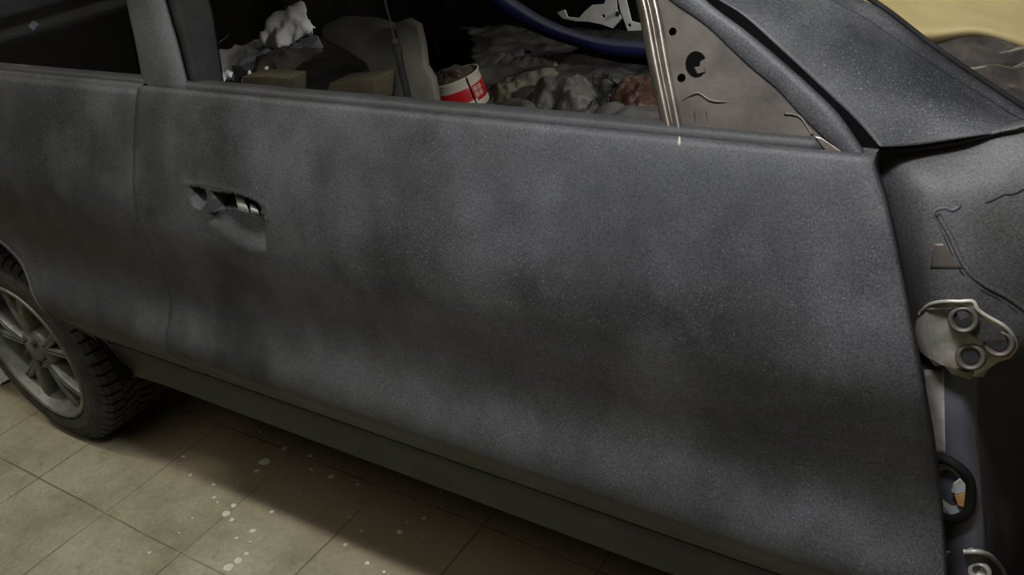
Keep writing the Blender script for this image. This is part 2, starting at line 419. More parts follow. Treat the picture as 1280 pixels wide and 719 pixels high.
# metal rods of the lock seen inside the open handle slot
def on_door(px, py, dy): p = hit(px, py); return at_y(px, py, p.y+dy)
for a in [((293, 243), (305, 247), (312, 268), (300, 266)), ((312, 254), (321, 259), (325, 270), (315, 268))]:
    rows2 = [[on_door(*a[0], .016), on_door(*a[1], .016)], [on_door((a[0][0]+a[3][0])/2, (a[0][1]+a[3][1])/2, .009), on_door((a[1][0]+a[2][0])/2, (a[1][1]+a[2][1])/2, .009)], [on_door(*a[3], .016), on_door(*a[2], .016)]]
    o = loft('latch_lever', rows2, 4, M['pale'], None, 4, .002); adopt(o, door); o['label'] = 'bare metal lever inside the handle slot'

# inner window ledge of the door
def ledge(name, a, b, off=0, mat='sill', parent=None, n=60):
    rr = []
    for dy, z in [(.018, .93), (.018, 1.018), (.021, 1.026), (.026, 1.029), (.042, 1.030), (.046, 1.026), (.048, .95)]:
        rr.append([Vector((a+(b-a)*i/n, S(a+(b-a)*i/n, 1.016)+dy+off, z+.0016*noise.noise(Vector((i*.35, z*3, 0))))) for i in range(n+1)])
    o = adopt(mesh_obj(name, grid_bm(rr), M[mat]), parent); mod(o, 'SOLIDIFY', thickness=.0015); return o
ledge('window_ledge', -1.345, -.235, parent=door)
# hanging end of dried white drip on the belt
o = adopt(mesh_obj('paint_drip', lathe_bm(hit(850, 178)+Vector((0, -.001, 0)), (0, 0, 1), [(.0001, -.006), (.002, -.004), (.0022, 0), (.001, .006), (.0001, .008)], 10), M['cream']), door); o['label'] = 'small pale drip below the window channel'

# window frame side of the door: channel, mirror plate, outer band
K = .45; Y0 = .915
def up_(px, py, dy=0.0): return at_slope(px, py, Y0+dy, K)
# bright vertical channel with two ribs; extended above the picture
def strip(name, L, R, prof, mat, parent, n=24, ext=None, sub=4):
    """L,R: pixel polylines; prof: (fraction across, depth towards +y)"""
    rows_ = []
    for f, dy in prof:
        rows_.append([up_(l[0]+(r[0]-l[0])*f, l[1]+(r[1]-l[1])*f, dy) for l, r in zip(L, R)])
    o = loft(name, rows_, n, M[mat], None, 1, .0015); adopt(o, parent); return o
strip('window_channel', [(775, -60), (795, 0), (811, 80), (830, 168)], [(800, -60), (824, 0), (840, 85), (859, 182)],
      [(0, .03), (0.02, .012), (.08, .008), (.2, .002), (.32, 0), (.42, .006), (.5, .010), (.58, .009), (.66, .003), (.76, -.001), (.86, .004), (1, .007)], 'metal', door)
# mirror mounting plate, triangular
TRI = [(816, -18), (830, 60), (844, 120), (854, 181), (900, 186), (960, 190), (1040, 198), (1056, 196), (1012, 152), (975, 112), (938, 80), (886, 31), (838, -2), (822, -18)]
holes = [(up_(841, 40, .006), .0048), (up_(852, 98, .006), .0052)]
tri = plate('mirror_plate', [up_(a, b, .006) for a, b in TRI], .002, M['metal_dull'], None, .0005, holes)
adopt(tri, door); tri['label'] = 'bare triangular mirror mounting plate with holes'
hs = [up_(870+13*math.cos(a)*(1 if not (-.5 < a < .6) else .35), 80+16*math.sin(a), .004) for a in [i*math.pi/12 for i in range(-12, 12)]]
o = plate('plate_hole', hs, .0012, M['painted_shade'], None, 0); adopt(o, tri); o['label'] = 'large notched opening with its shade painted black'  # black sheet painted in for the shade inside the opening
for c_ in ((841, 40), (852, 98)):
    pass
o = adopt(mesh_obj('backing_panel', grid_bm([[up_(812, -30, .016), up_(840, -10, .016)], [up_(862, 190, .016), up_(1045, 198, .016)]]), M['near_black']), door)
o = plate('plate_tab', [up_(*q, .003) for q in [(868, 84), (880, 82), (881, 90), (872, 92)]], .001, M['metal_dull'], None, 0); adopt(o, tri)
# stamped ridges on plate
for P_, r_ in ((spline([up_(852, 126, .0045), up_(872, 116, .004), up_(890, 126, .004), up_(925, 128, .006)], 14), [.0006]*3+[.0018]*8+[.0006]*3),
               ([up_(868, 140, .006), up_(872, 172, .006)], .0012), ([up_(883, 140, .006), up_(887, 172, .006)], .0012),
               (spline([up_(980, 142, .004), up_(1000, 146, .004), up_(1015, 168, .004)], 8), .0016)):
    adopt(mesh_obj('plate_ridge', tube_bm(P_, r_, 8), M['metal_dull']), tri)
o = plate('corner_clip', [up_(*q, -.003) for q in [(1018, 170), (1027, 172), (1056, 192), (1044, 195), (1030, 186)]], .004, M['metal'], None, .001); adopt(o, door); o['label'] = 'torn bright metal clip at the mirror corner'
# outer band of window frame, primer
seamL = [(790, -50), (832, -4), (881, 31), (933, 80), (970, 111), (1006, 150), (1054, 195)]
seamR = [(838, -50), (881, 0), (933, 40), (975, 75), (1012, 108), (1050, 146), (1091, 207)]
band = strip('window_frame', seamL, seamR, [(0, .010), (.03, .003), (.1, .0005), (.35, -.002), (.65, -.003), (.9, -.002), (.97, .001), (1, .005), (1.0, .02)], 'primer', door, 40)

# ---- pillar behind the door gap, windscreen surround
A = [up_(800, -120, .05), up_(875, -20, .03), up_(930, 20, .028), up_(985, 70, .028), up_(1030, 112, .028), up_(1072, 152, .028), up_(1100, 184, .025)]
def aw(px, py, y): return at_y(px, py, y)
B_ = [aw(860, -120, 1.09), aw(915, -20, 1.035), aw(975, 18, 1.02), aw(1035, 60, 1.005), aw(1085, 100, .99), aw(1125, 140, .975), aw(1150, 181, .962)]
B2 = [aw(910, -120, 1.11), aw(965, -20, 1.06), aw(1030, 18, 1.05), aw(1105, 62, 1.035), aw(1160, 108, 1.02), aw(1210, 145, 1.00), aw(1235, 168, .985)]
B3 = [aw(1000, -120, 1.13), aw(1020, -20, 1.08), aw(1085, 25, 1.075), aw(1150, 70, 1.07), aw(1220, 115, 1.06), aw(1290, 155, 1.05), aw(1340, 155, 1.04)]
pil = loft('front_pillar', [A, B_, B2, B3], 50, M['primer'], None, 6, .002); adopt(pil)
# flange of the windscreen opening, one step lower
C1 = [Vector(p)+Vector((0, .004, -.004)) for p in B3]
C2 = [aw(1020, -120, 1.16), aw(1040, -25, 1.11), aw(1100, 12, 1.105), aw(1160, 58, 1.10), aw(1225, 103, 1.09), aw(1300, 150, 1.085), aw(1350, 160, 1.08)]
C3 = [Vector(p)+Vector((.002, .006, -.02)) for p in C2]
fl = loft('windscreen_flange', [C1, [Vector(p)+Vector((.003, .004, -.003)) for p in C1], C2, C3], 50, M['primer'], None, 2, .002); adopt(fl)
seal = mesh_obj('windscreen_seal', tube_bm(spline([Vector(p)+Vector((.002, .006, .001)) for p in C2[1:]], 40), .0035, 8), M['rubber']); adopt(seal)
# weatherstrip between door and pillar, black painted in for the gap's shade
o = loft('door_seal', [[Vector(p)+Vector((-.03, -.003, -.012)) for p in A], [Vector(p)+Vector((-.0, .002, -.001)) for p in A]], 40, M['painted_shade'], None, 1, .003); adopt(o)

# ---- side structure in front of the door (fender removed)
rowsP = []
top_c = [aw(1088, 186, .955), aw(1110, 186, .965), aw(1150, 184, .975), aw(1200, 176, .985), aw(1250, 164, .99), aw(1290, 157, .99), aw(1340, 150, .99)]
def rowat(y, ys): return [aw(px, y, yy) for px, yy in ys]
XS = [1060, 1110, 1150, 1200, 1250, 1290, 1340]
top_0 = [aw(px, yy-22*(1 if px < 1210 else .3), y_+.035) for px, yy, y_ in [(1088, 186, .955), (1110, 186, .965), (1150, 184, .975), (1200, 176, .985), (1250, 164, .99), (1290, 157, .99), (1340, 150, .99)]]
side = [top_0, top_c,
        [Vector(p)+Vector((0, .004, -.008)) for p in top_c],
        rowat(235, list(zip([1075, 1112, 1152, 1200, 1250, 1290, 1340], [.975, .96, .946, .95, .955, .96, .96]))),
        rowat(300, list(zip([1090, 1125, 1160, 1200, 1250, 1290, 1340], [.975, .95, .925, .925, .935, .94, .95]))),
        rowat(370, list(zip([1100, 1135, 1165, 1205, 1250, 1290, 1340], [.97, .94, .908, .905, .92, .93, .94]))),
        rowat(440, list(zip([1110, 1145, 1175, 1210, 1250, 1290, 1340], [.965, .925, .90, .90, .915, .935, .955]))),
        rowat(480, list(zip([1120, 1155, 1180, 1215, 1250, 1290, 1340], [.95, .915, .905, .915, .97, 1.02, 1.03]))),
        rowat(540, list(zip([1130, 1165, 1190, 1220, 1250, 1290, 1340], [.93, .905, .895, .915, 1.0, 1.06, 1.08]))),
        rowat(610, list(zip([1140, 1172, 1200, 1228, 1255, 1290, 1340], [.93, .90, .89, .91, 1.0, 1.07, 1.09]))),
        rowat(680, list(zip([1150, 1180, 1205, 1235, 1262, 1290, 1340], [.93, .90, .885, .90, .99, 1.07, 1.09]))),
        rowat(790, list(zip([1150, 1180, 1205, 1235, 1262, 1290, 1340], [.93, .90, .885, .90, .99, 1.07, 1.09])))]
NS = 40
rws = [spline(c, NS) for c in side]
cols = [spline([r[j] for r in rws], 81) for j in range(NS)]
gridS = [[cols[j][i] for j in range(NS)] for i in range(81)]
hp = mesh_obj('hinge_pillar', grid_bm(gridS), M['primer_dark']); adopt(hp); mod(hp, 'SOLIDIFY', thickness=.002, offset=-1)
hp['label'] = 'bare inner body side exposed where the fender is missing'
from mathutils.bvhtree import BVHTree
_bm = grid_bm(gridS); bvh = BVHTree.FromBMesh(_bm); _bm.free()
def side_hit(px, py, lift=0.002):
    h = bvh.ray_cast(CAM, ray(px, py).normalized())
    p = h[0] if h[0] else at_y(px, py, .98)
    return p - ray(px, py).normalized()*lift
# column (door post) lower, bluish
def sub_side(name, poly, mat, lift, thick, **kw):
    o = plate(name, [side_hit(a, b, lift) for a, b in poly], thick, M[mat], None, **kw); adopt(o, hp); return o
def sheet_side(name, x0, x1, ys, mat, lift, prof=None, n=14):
    rr = []
    for k, y in enumerate(ys):
        a = x0(y) if callable(x0) else x0; b = x1(y) if callable(x1) else x1
        rr.append([side_hit(a+(b-a)*i/n, y, lift) for i in range(n+1)])
    o = mesh_obj(name, grid_bm(rr), M[mat]); adopt(o, hp); mod(o, 'SOLIDIFY', thickness=.001); return o
o = sheet_side('lower_post', lambda y: 1150+(y-460)*.06, lambda y: 1222+(y-460)*.05, [455+i*12 for i in range(28)], 'blue_grey', .003); o['label'] = 'rounded lower post with thin blue paint'
# seams and sealer beads
def bead(name, pts, r, mat, lift=.001, n=30):
    o = mesh_obj(name, tube_bm(spline([side_hit(a, b, lift) for a, b in pts], n), r, 8), M[mat]); adopt(o, hp); return o
bead('panel_seam', [(1168, 270), (1180, 295), (1192, 322), (1205, 345), (1225, 362), (1250, 375), (1268, 388), (1285, 402)], .0022, 'near_black', .0)
bead('panel_edge', [(1172, 268), (1186, 292), (1198, 318), (1211, 340), (1230, 356), (1255, 369), (1273, 381), (1290, 395)], .0028, 'primer_dark', .002)
bead('sealer_bead', [(1166, 271), (1170, 263), (1182, 260), (1190, 263), (1199, 258), (1196, 254)], .0025, 'primer', .001)
bead('sealer_bead', [(1232, 254), (1243, 250), (1255, 244), (1268, 243), (1282, 236)], .0016, 'near_black', .001)
o = sheet_side('bare_patch', lambda y: 1168-(y-304)*.14, lambda y: 1178+(y-304)*.8, [304+i*4 for i in range(9)], 'metal_dull', .0015)
o['label'] = 'sanded pale patch above the hinge plate'
# hinge plate
HP = [(1143, 420), (1147, 400), (1158, 385), (1172, 378), (1195, 376), (1215, 377), (1222, 385), (1232, 395), (1250, 405), (1264, 418), (1270, 432), (1262, 447), (1246, 452), (1234, 460), (1228, 470), (1212, 472), (1190, 466), (1170, 456), (1152, 440)]
hb = [(1204, 400, .0), (1249, 430, 0), (1213, 447, 0)]
o = sub_side('hinge_plate', HP, 'hinge', .016, .004, bevel=.001, holes=()); o['label'] = 'bare metal hinge mounting plate with three bolt holes'
hinge = o
for p_ in hinge.data.polygons: p_.use_smooth = True
rim_p = [(1150, 392), (1162, 381), (1180, 377), (1200, 377), (1216, 377), (1223, 388), (1238, 398), (1254, 407), (1266, 420), (1270, 433), (1262, 445)]
o = mesh_obj('plate_rim', tube_bm(spline([side_hit(a, b, .019) for a, b in rim_p], 40), .0022, 8), M['hinge']); adopt(o, hinge)
o = sub_side('dark_recess', [(1193, 384), (1214, 384), (1226, 397), (1246, 409), (1259, 424), (1258, 438), (1238, 442), (1230, 426), (1216, 420), (1203, 408)], 'primer_dark', .0182, .0012, bevel=.0004)
adopt(o, hinge)
o = sub_side('lower_lip', [(1160, 446), (1180, 456), (1205, 464), (1224, 464), (1232, 458), (1229, 470), (1212, 474), (1190, 468), (1168, 457)], 'metal', .0185, .002, bevel=.0006); adopt(o, hinge)
for x, y, _ in hb:
    c = side_hit(x, y, .020); n = -ray(x, y).normalized(); n = (n+Vector((0, -1, .2))).normalized()
    ring = mesh_obj('bolt_boss', lathe_bm(c, n, [(.0155, -.006), (.0145, .000), (.0130, .0022), (.0110, .0018), (.0085, -.003), (.0075, -.012), (.0001, -.012)], 28), M['metal_dull']); adopt(ring, hinge)
    hole = mesh_obj('bolt_hole', lathe_bm(c+n*.0008, n, [(.0078, -.0020), (.0001, -.0022)], 20), M['near_black']); adopt(hole, hinge)
# oval grommet
gc = [(1172+0, 573), (1186, 576), (1203, 588), (1213, 604), (1213, 630), (1207, 643), (1192, 649), (1175, 643), (1160, 632), (1155, 610), (1160, 585), (1168, 575)]
o = sub_side('grommet_cover', [(a+(1185-a)*.15, b+(611-b)*.12) for a, b in gc], 'pale', .008, .002, bevel=.0005); o['label'] = 'pale grey disc inside the black ring'
ringpts = spline([side_hit(a, b, .011) for a, b in gc+gc[:1]], 48)
o = mesh_obj('grommet_ring', tube_bm(ringpts, .0058, 10, cap=False), M['rubber']); adopt(o, hp); o['label'] = 'black oval rubber ring'
sub_side('foam_scrap', [(1192, 604), (1200, 598), (1207, 606), (1207, 615), (1196, 618), (1189, 614)], 'pale', .012, .003, bevel=.001)
o = sub_side('foam_scrap', [(1193, 618), (1207, 615), (1205, 634), (1198, 632)], 'orange', .012, .003, bevel=.001); o['label'] = 'orange scrap inside the black ring'
# bottom bracket
o = sub_side('lower_bracket', [(1178, 700), (1182, 690), (1215, 686), (1238, 694), (1250, 706), (1262, 730), (1180, 730)], 'hinge', .008, .003, bevel=.001)
brk = o; brk['label'] = 'lower hinge bracket at the sill'
o = mesh_obj('bracket_rim', tube_bm(spline([side_hit(a, b, .012) for a, b in [(1205, 690), (1225, 690), (1240, 697), (1252, 712), (1262, 735)]], 20), .003, 8), M['hinge']); adopt(o, brk)
c = side_hit(1224, 716, .012)
o = mesh_obj('bolt_boss', lathe_bm(c, (-.1, -1, .4), [(.013, -.004), (.012, .002), (.009, .002), (.007, -.006), (.0001, -.006)], 20), M['hinge']); adopt(o, brk)
# vertical bare steel strip near door edge, wheel-well wall to the right
o = sheet_side('post_face', lambda y: 1156+(y-462)*.05, lambda y: 1180+(y-462)*.02, [462+i*10 for i in range(12)], 'hinge', .0045); o['label'] = 'pale strip beside the door edge'

# ---- rear quarter panel with wheel arch
bmq = bmesh.new(); g = {}
xsq = frange(-3.1, -1.425, .0125); zsq = frange(.31, 1.02, .0125)
def xq(x, z):
    if x > -1.44:
        return xr(z)-.0006 if z > .43 else min(xr(.43), -1.40)
    return x
for i, x in enumerate(xsq):
    for j, z in enumerate(zsq):
        r = math.hypot(x-WX, z-WZ)
        X, Z = x, z
        if r < ARCH+.003 and r > ARCH-.0128:
            X = WX+(x-WX)*ARCH/r; Z = max(.31, WZ+(z-WZ)*ARCH/r); r = ARCH+.0001
        if r >= ARCH:
            if i == len(xsq)-1: X = xr(Z)-.0006
            g[i, j] = bmq.verts.new((X, S(X, Z)+(.0004 if i == len(xsq)-1 else 0), Z))
for i in range(len(xsq)-1):
    for j in range(len(zsq)-1):
        k = [(i, j), (i+1, j), (i+1, j+1), (i, j+1)]
        if xsq[i] > -1.775 and zsq[j] < .425: continue
        q = [g[a] for a in k if a in g]
        if len(q) >= 3:
            try: bmq.faces.new(q)
            except ValueError: pass
q = part('quarter_panel', bmq, M['primer']); mod(q, 'SOLIDIFY', thickness=.0012, offset=1)
# belt edge of quarter
rr = []
for dy, dz in [(0, 0), (.003, .004), (.008, .006), (.013, .005), (.015, -.02)]:
    rr.append([Vector((-3.1+(1.70)*i/60, S(-3.1+1.72*i/60, 1.02)+dy, 1.02+dz)) for i in range(61)])
adopt(mesh_obj('belt_edge', grid_bm(rr), M['primer']), q)
ledge('window_ledge', -3.1, -1.40, parent=q)
# arch lip and well
th = [math.radians(a) for a in range(4, 177, 3)]
lip = []
for dr, dy in [(.004, -.0005), (0, -.004), (-.007, -.003), (-.010, .002), (-.010, .045)]:
    lip.append([Vector((WX+(ARCH+dr)*math.cos(t), S(WX+ARCH*math.cos(t), WZ+ARCH*math.sin(t))+dy, WZ+(ARCH+dr)*math.sin(t))) for t in th])
o = adopt(mesh_obj('arch_lip', grid_bm(lip), M['primer']), q); mod(o, 'SOLIDIFY', thickness=.001)
well = [[Vector((WX+(ARCH+.01)*math.cos(t), y, WZ+(ARCH+.01)*math.sin(t))) for t in [math.radians(a) for a in range(5, 176, 5)]] for y in (.83, .95, 1.12)]
well.append([Vector((WX+.02*math.cos(t), 1.12, WZ+.02*math.sin(t))) for t in [math.radians(a) for a in range(5, 176, 5)]])
adopt(mesh_obj('wheel_well', grid_bm(well), M['near_black']))

# ---- sill below the door
sx = frange(-1.80, .25, .03); prof = [(.4265, .012), (.4262, .002), (.423, .0), (.40, 0), (.37, 0), (.34, 0), (.32, 0), (.312, .002), (.308, .010), (.310, .06), (.33, .10)]
sr = [[Vector((x, S(x, z)+dy, z)) for x in sx] for z, dy in prof]
sill = part('sill_panel', grid_bm(sr), M['sill']); mod(sill, 'SOLIDIFY', thickness=.001, offset=1)
# sill end behind door front edge, underbody, floor pan
def box_part(name, p0, p1, mat, bev=.01):
    bm = bmesh.new(); bmesh.ops.create_cube(bm, size=1)
    for v in bm.verts: v.co = Vector([(p0[i]+p1[i])/2+v.co[i]*(p1[i]-p0[i]) for i in range(3)])
    o = mesh_obj(name, bm, M[mat], None, False); adopt(o); mod(o, 'BEVEL', width=bev, segments=2); return o
box_part('floor_pan', (-1.76, .98, .30), (.3, 2.36, .34), 'near_black')
box_part('rear_floor', (-3.0, 1.14, .34), (-1.76, 2.24, .50), 'near_black')
box_part('rear_bulkhead', (-2.62, 1.02, .5), (-2.58, 2.3, .95), 'dark')
box_part('rear_seat_base', (-2.56, 1.1, .5), (-1.80, 2.25, .72), 'near_black', .04)
box_part('dash_top', (-.44, 1.42, .86), (-.02, 2.28, .93), 'dark', .02)
box_part('firewall', (-.06, 1.12, .34), (-.02, 2.3, .86), 'dark')
box_part('dash_panel', (-.42, 1.12, .34), (-.38, 2.3, .88), 'dark')
box_part('inner_door_panel', (-1.40, .965, .46), (-.26, .985, .99), 'dark')
box_part('inner_quarter_panel', (-2.9, .965, .70), (-1.42, .985, .99), 'dark')
# far body side
fr = [[Vector((x, 2.44-dy, z)) for x in frange(-3.05, .2, .25)] for z, dy in [(.31, 0), (.45, -.04), (.7, -.05), (.9, -.02), (.985, .05), (1.0, .08), (.95, .12), (.5, .10)]]
o = adopt(mesh_obj('far_body_side', grid_bm(fr), M['dark'])); mod(o, 'SOLIDIFY', thickness=.002)
# roof and rear deck
rf = []
for x, z in [(-.72, 1.335), (-.95, 1.375), (-1.4, 1.40), (-1.9, 1.385), (-2.3, 1.33)]:
    rf.append([Vector((x, 1.10+1.12*i/14, z-.055*(2*i/14-1)**4-.02*(2*i/14-1)**2)) for i in range(15)])
o = adopt(mesh_obj('roof', grid_bm(rf), M['primer'])); mod(o, 'SOLIDIFY', thickness=.02)
tr = []
for x, z in [(-2.62, 1.01), (-2.8, 1.03), (-3.05, 1.01), (-3.12, .9)]:
    tr.append([Vector((x, .92+1.45*i/10, z)) for i in range(11)])
o = adopt(mesh_obj('rear_deck', grid_bm(tr), M['primer'])); mod(o, 'SOLIDIFY', thickness=.01)
for s in (0, 1):
    f = lambda p: Vector((p[0], p[1] if not s else 3.33-p[1], p[2]))
    adopt(mesh_obj('rear_pillar', tube_bm([f((-2.95, .98, .99)), f((-2.6, 1.05, 1.15)), f((-2.25, 1.13, 1.28))], [.07, .05, .04], 8), M['primer']))
adopt(mesh_obj('far_front_pillar', tube_bm([(-.1, 2.33, .98), (-.45, 2.27, 1.15), (-.78, 2.2, 1.29)], .03, 8), M['primer']))
adopt(mesh_obj('pillar_upper', tube_bm(spline([(-.395, .99, 1.21), (-.55, 1.04, 1.255), (-.78, 1.12, 1.30)], 8), [.028]*8, 8), M['primer']))
# B pillar
def bpil(px, py, dy): return at_slope(px, py, .912+dy, .45)
def pil_strip(name, L, R, prof, mat, n=14):
    rows_ = [[bpil(l[0]+(r[0]-l[0])*f, l[1]+(r[1]-l[1])*f, dy) for l, r in zip(L, R)] for f, dy in prof]
    o = loft(name, rows_, n, M[mat], None, 1, .002); adopt(o); return o
pil_strip('centre_pillar', [(120, -190), (142, -80), (158, 0), (172, 65), (181, 118)], [(165, -190), (189, -80), (207, 0), (224, 60), (238, 118)],
          [(0, .03), (.01, .004), (.05, 0), (.5, -.003), (.93, 0), (.99, .004), (1, .03)], 'primer')
o = pil_strip('window_seal', [(167, -190), (191, -80), (209, 0), (226, 60), (240, 114)], [(195, -190), (235, -80), (262, 0), (272, 55), (281, 116)],
          [(0, .012), (.1, .008), (.28, .010), (.33, .016), (.55, .018), (.6, .024), (.95, .028), (1, .05)], 'rubber')
# quarter glass with wavy sealant along the lower edge
gl = plate('quarter_glass', [bpil(*q, .022) for q in [(-260, 40), (-60, 70), (176, 102), (158, 0), (140, -120), (-200, -150)]], .004, M['glass'], None, 0); adopt(gl)
def qb(x): return 88+x*.115
o = adopt(mesh_obj('glass_sealant', tube_bm([bpil(x, 82+x*.105+2.2*noise.noise(Vector((x*.05, 0, 0))), .016) for x in range(-60, 176, 8)], .006, 8), M['primer_dark']))

# ------------------------------------------------------------------ wheel (part of the car)
YW = .843
def wl(r, a, y): return Vector((WX+r*math.cos(a), y, WZ+r*math.sin(a)))
# tyre: carcass + tread blocks in one mesh
TR = .285
bm = lathe_bm((WX, 0, WZ), (0, 1, 0), [(.197, YW+.012), (.200, YW+.004), (.212, YW-.001), (.230, YW-.003), (.247, YW+.001), (.262, YW+.010), (.272, YW+.022), (.277, YW+.035), (.277, YW+.200), (.262, YW+.220), (.23, YW+.233), (.19, YW+.225)], 72)
NB = 54
def blk(a0, a1, y0, y1, r0, r1, sk=0):
    vs = []
    for r in (r0, r1):
        sh = .0 if r == r0 else .004
        for a, y in ((a0, y0), (a1, y0), (a1, y1), (a0, y1)):
            da = sh*(1 if a == a0 else -1)/TR
            vs.append(bm.verts.new(wl(r, a+da+sk*(y-y0), y+(sh*.5 if y == y0 else -sh*.5))))
    for f in ((4, 5, 6, 7), (0, 1, 5, 4), (1, 2, 6, 5), (2, 3, 7, 6), (3, 0, 4, 7)): bm.faces.new([vs[i] for i in f])
for i in range(NB):
    a = 2*math.pi*i/NB; da = 2*math.pi/NB*.74
    # shoulder lug wraps over edge
    vs = [bm.verts.new(wl(r, aa, y)) for aa in (a, a+da) for r, y in ((.262, YW+.009), (.272, YW+.012), (.283, YW+.024), (TR, YW+.055), (.276, YW+.055))]
    bm.faces.new((vs[0], vs[1], vs[6], vs[5])); bm.faces.new((vs[1], vs[2], vs[7], vs[6])); bm.faces.new((vs[2], vs[3], vs[8], vs[7])); bm.faces.new((vs[3], vs[4], vs[9], vs[8]))
    bm.faces.new(vs[0:5]); bm.faces.new(vs[5:10][::-1])
    o_ = da*.35
    blk(a+o_, a+o_+da, YW+.061, YW+.098, .276, TR, 1.5); blk(a-o_, a-o_+da, YW+.104, YW+.148, .276, TR, -1.5); blk(a, a+da, YW+.154, YW+.200, .276, TR-.002, .8)
wheel = thing_w = bpy.data.objects.new('wheel', None); C.objects.link(wheel); adopt(wheel); wheel.matrix_parent_inverse = car.matrix_basis.inverted()
wheel['label'] = 'rear wheel with twin-spoke alloy rim and dusty tyre'
def wadopt(o): o.parent = wheel; return o
bmesh.ops.recalc_face_normals(bm, faces=bm.faces)
wadopt(mesh_obj('tyre', bm, M['tyre'], None, False))
bm = lathe_bm((WX, 0, WZ), (0, 1, 0), [(.2005, YW+.010), (.2005, YW+.001), (.197, YW-.002), (.192, YW-.001), (.189, YW+.004), (.186, YW+.014), (.180, YW+.022), (.172, YW+.05), (.165, YW+.12), (.17, YW+.17)], 72)
# hub disc
lathe_bm((WX, 0, WZ), (0, 1, 0), [(.0001, YW+.006), (.028, YW+.008), (.032, YW+.014), (.055, YW+.018), (.062, YW+.03), (.062, YW+.06)], 32, bm)
rimo = wadopt(mesh_obj('rim', bm, M['rim']))
def spoke(a, w0, w1, r0, r1, tw):
    b = bmesh.new(); rows_ = []
    for k in range(9):
        t = k/8; r = r0+(r1-r0)*t; w = w0+(w1-w0)*t; y = YW+.016-.006*math.sin(t*math.pi)+.006*t; aa = a+tw*t
        d = Vector((math.cos(aa), 0, math.sin(aa))); pth = Vector((-math.sin(aa), 0, math.cos(aa))); c = Vector((WX, 0, WZ))+d*r
        rows_.append([c+pth*(w*u)+Vector((0, y+dy, 0)) for u, dy in [(-.5, .04), (-.5, .006), (-.42, .001), (-.18, -.001), (-.1, .003), (.1, .003), (.18, -.001), (.42, .001), (.5, .006), (.5, .04)]])
    return grid_bm(rows_)
for k in range(5):
    a0 = math.radians(-53+72*k)
    for s in (-1, 1):
        o = wadopt(mesh_obj('spoke', spoke(a0+s*.07, .020, .024, .05, .192, s*.17), M['rim']))
        mod(o, 'BEVEL', width=.001, segments=1)
for k in range(5):
    a = math.radians(-17+72*k); c = Vector((WX+.038*math.cos(a), YW+.012, WZ+.038*math.sin(a)))
    wadopt(mesh_obj('wheel_nut', lathe_bm(c, (0, -1, 0), [(.008, -.006), (.008, .006), (.005, .009), (.0001, .009)], 6), M['metal_dull'], None, False))
wadopt(mesh_obj('brake_disc', lathe_bm((WX, 0, WZ), (0, 1, 0), [(.0001, YW+.075), (.125, YW+.075), (.125, YW+.095), (.0001, YW+.095)], 48), M['metal_dull']))

# ------------------------------------------------------------------ things inside the car
def heap_z(x, y):
    v = Vector((x*4, y*4, 0)); h = .66+.08*(y-1.0)
    h += .035*(noise.turbulence(v, 3, True)-.5)+.02*abs(noise.noise(Vector((x*11, y*9, 3))))+.006*noise.noise(Vector((x*40, y*35, 1)))
    return h
def heap_hit(px, py):
    d = ray(px, py); t = 1.0/d.y
    while t*d.y < 2.4:
        p = CAM+d*t
        if p.z < heap_z(p.x, p.y): return p
        t += .004/d.y
    return p
rowsH = [[Vector((x, y, heap_z(x, y))) for x in frange(-2.5, -.46, .014)] for y in frange(1.02, 2.28, .014)]
bmh = grid_bm(rowsH)
bmesh.ops.delete(bmh, geom=[v for v in bmh.verts if v.co.x < -1.17-(v.co.y-1.5)*.72+.05*noise.noise(v.co*6)], context='VERTS')
o = mesh_obj('masking_sheet', bmh, M['sheet']); mod(o, 'SOLIDIFY', thickness=.003)
tag(o, 'dusty grey-brown plastic sheet crumpled over the inside of the car', 'sheet')
def facing(px, py, depth_from):                 # unit vector towards the viewer, level
    return -ray(px, py).normalized()

# paint tin
base = heap_hit(583, 132); base.z = heap_z(base.x, base.y)-.004
dep = (base-CAM).dot(FWD); R = 31*dep/FPX
axis = Vector((-.20, -.12, 1)).normalized()
tin = thing('paint_tin', 'small red and cream paint tin stuffed with brown rags', 'paint tin', base)
def tin_part(name, bm, mat):
    o = mesh_obj(name, bm, M[mat]); o.parent = tin; o.matrix_parent_inverse = tin.matrix_basis.inverted(); return o
HT = R*1.35
tb = tin_part('tin_body', lathe_bm(base, axis, [(.0001, 0), (R*.98, 0), (R, .002), (R, HT*.22)], 48), 'cream')
tin_part('red_band', lathe_bm(base, axis, [(R, HT*.2), (R*1.004, HT*.21), (R*1.004, HT*.68), (R, HT*.69)], 48), 'red')
tin_part('top_band', lathe_bm(base, axis, [(R, HT*.68), (R, HT*.93), (R*1.03, HT*.96), (R*1.03, HT), (R*.95, HT), (R*.95, HT*.8)], 48), 'cream')
a_, b_, n_ = frame_of(axis)
def tin_pt(ang, h, lift=.0012): return base+n_*h+(a_*math.cos(ang)+b_*math.sin(ang))*(R+lift)
best = max(range(360), key=lambda k: (a_*math.cos(math.radians(k))+b_*math.sin(math.radians(k))).dot(-ray(583, 110).normalized()))
AF = math.radians(best)
sg = 1 if project(tin_pt(AF+.3, HT*.5))[0] > project(tin_pt(AF, HT*.5))[0] else -1
def patch(bm, u0, u1, h0, h1, lift=.0015):
    n = max(1, int(abs(u1-u0)/.1)+1); v = [[bm.verts.new(tin_pt(AF+sg*(u0+(u1-u0)*i/n), h, lift)) for i in range(n+1)] for h in (h0, h1)]
    for i in range(n): bm.faces.new((v[0][i], v[0][i+1], v[1][i+1], v[1][i]))
bm = bmesh.new()
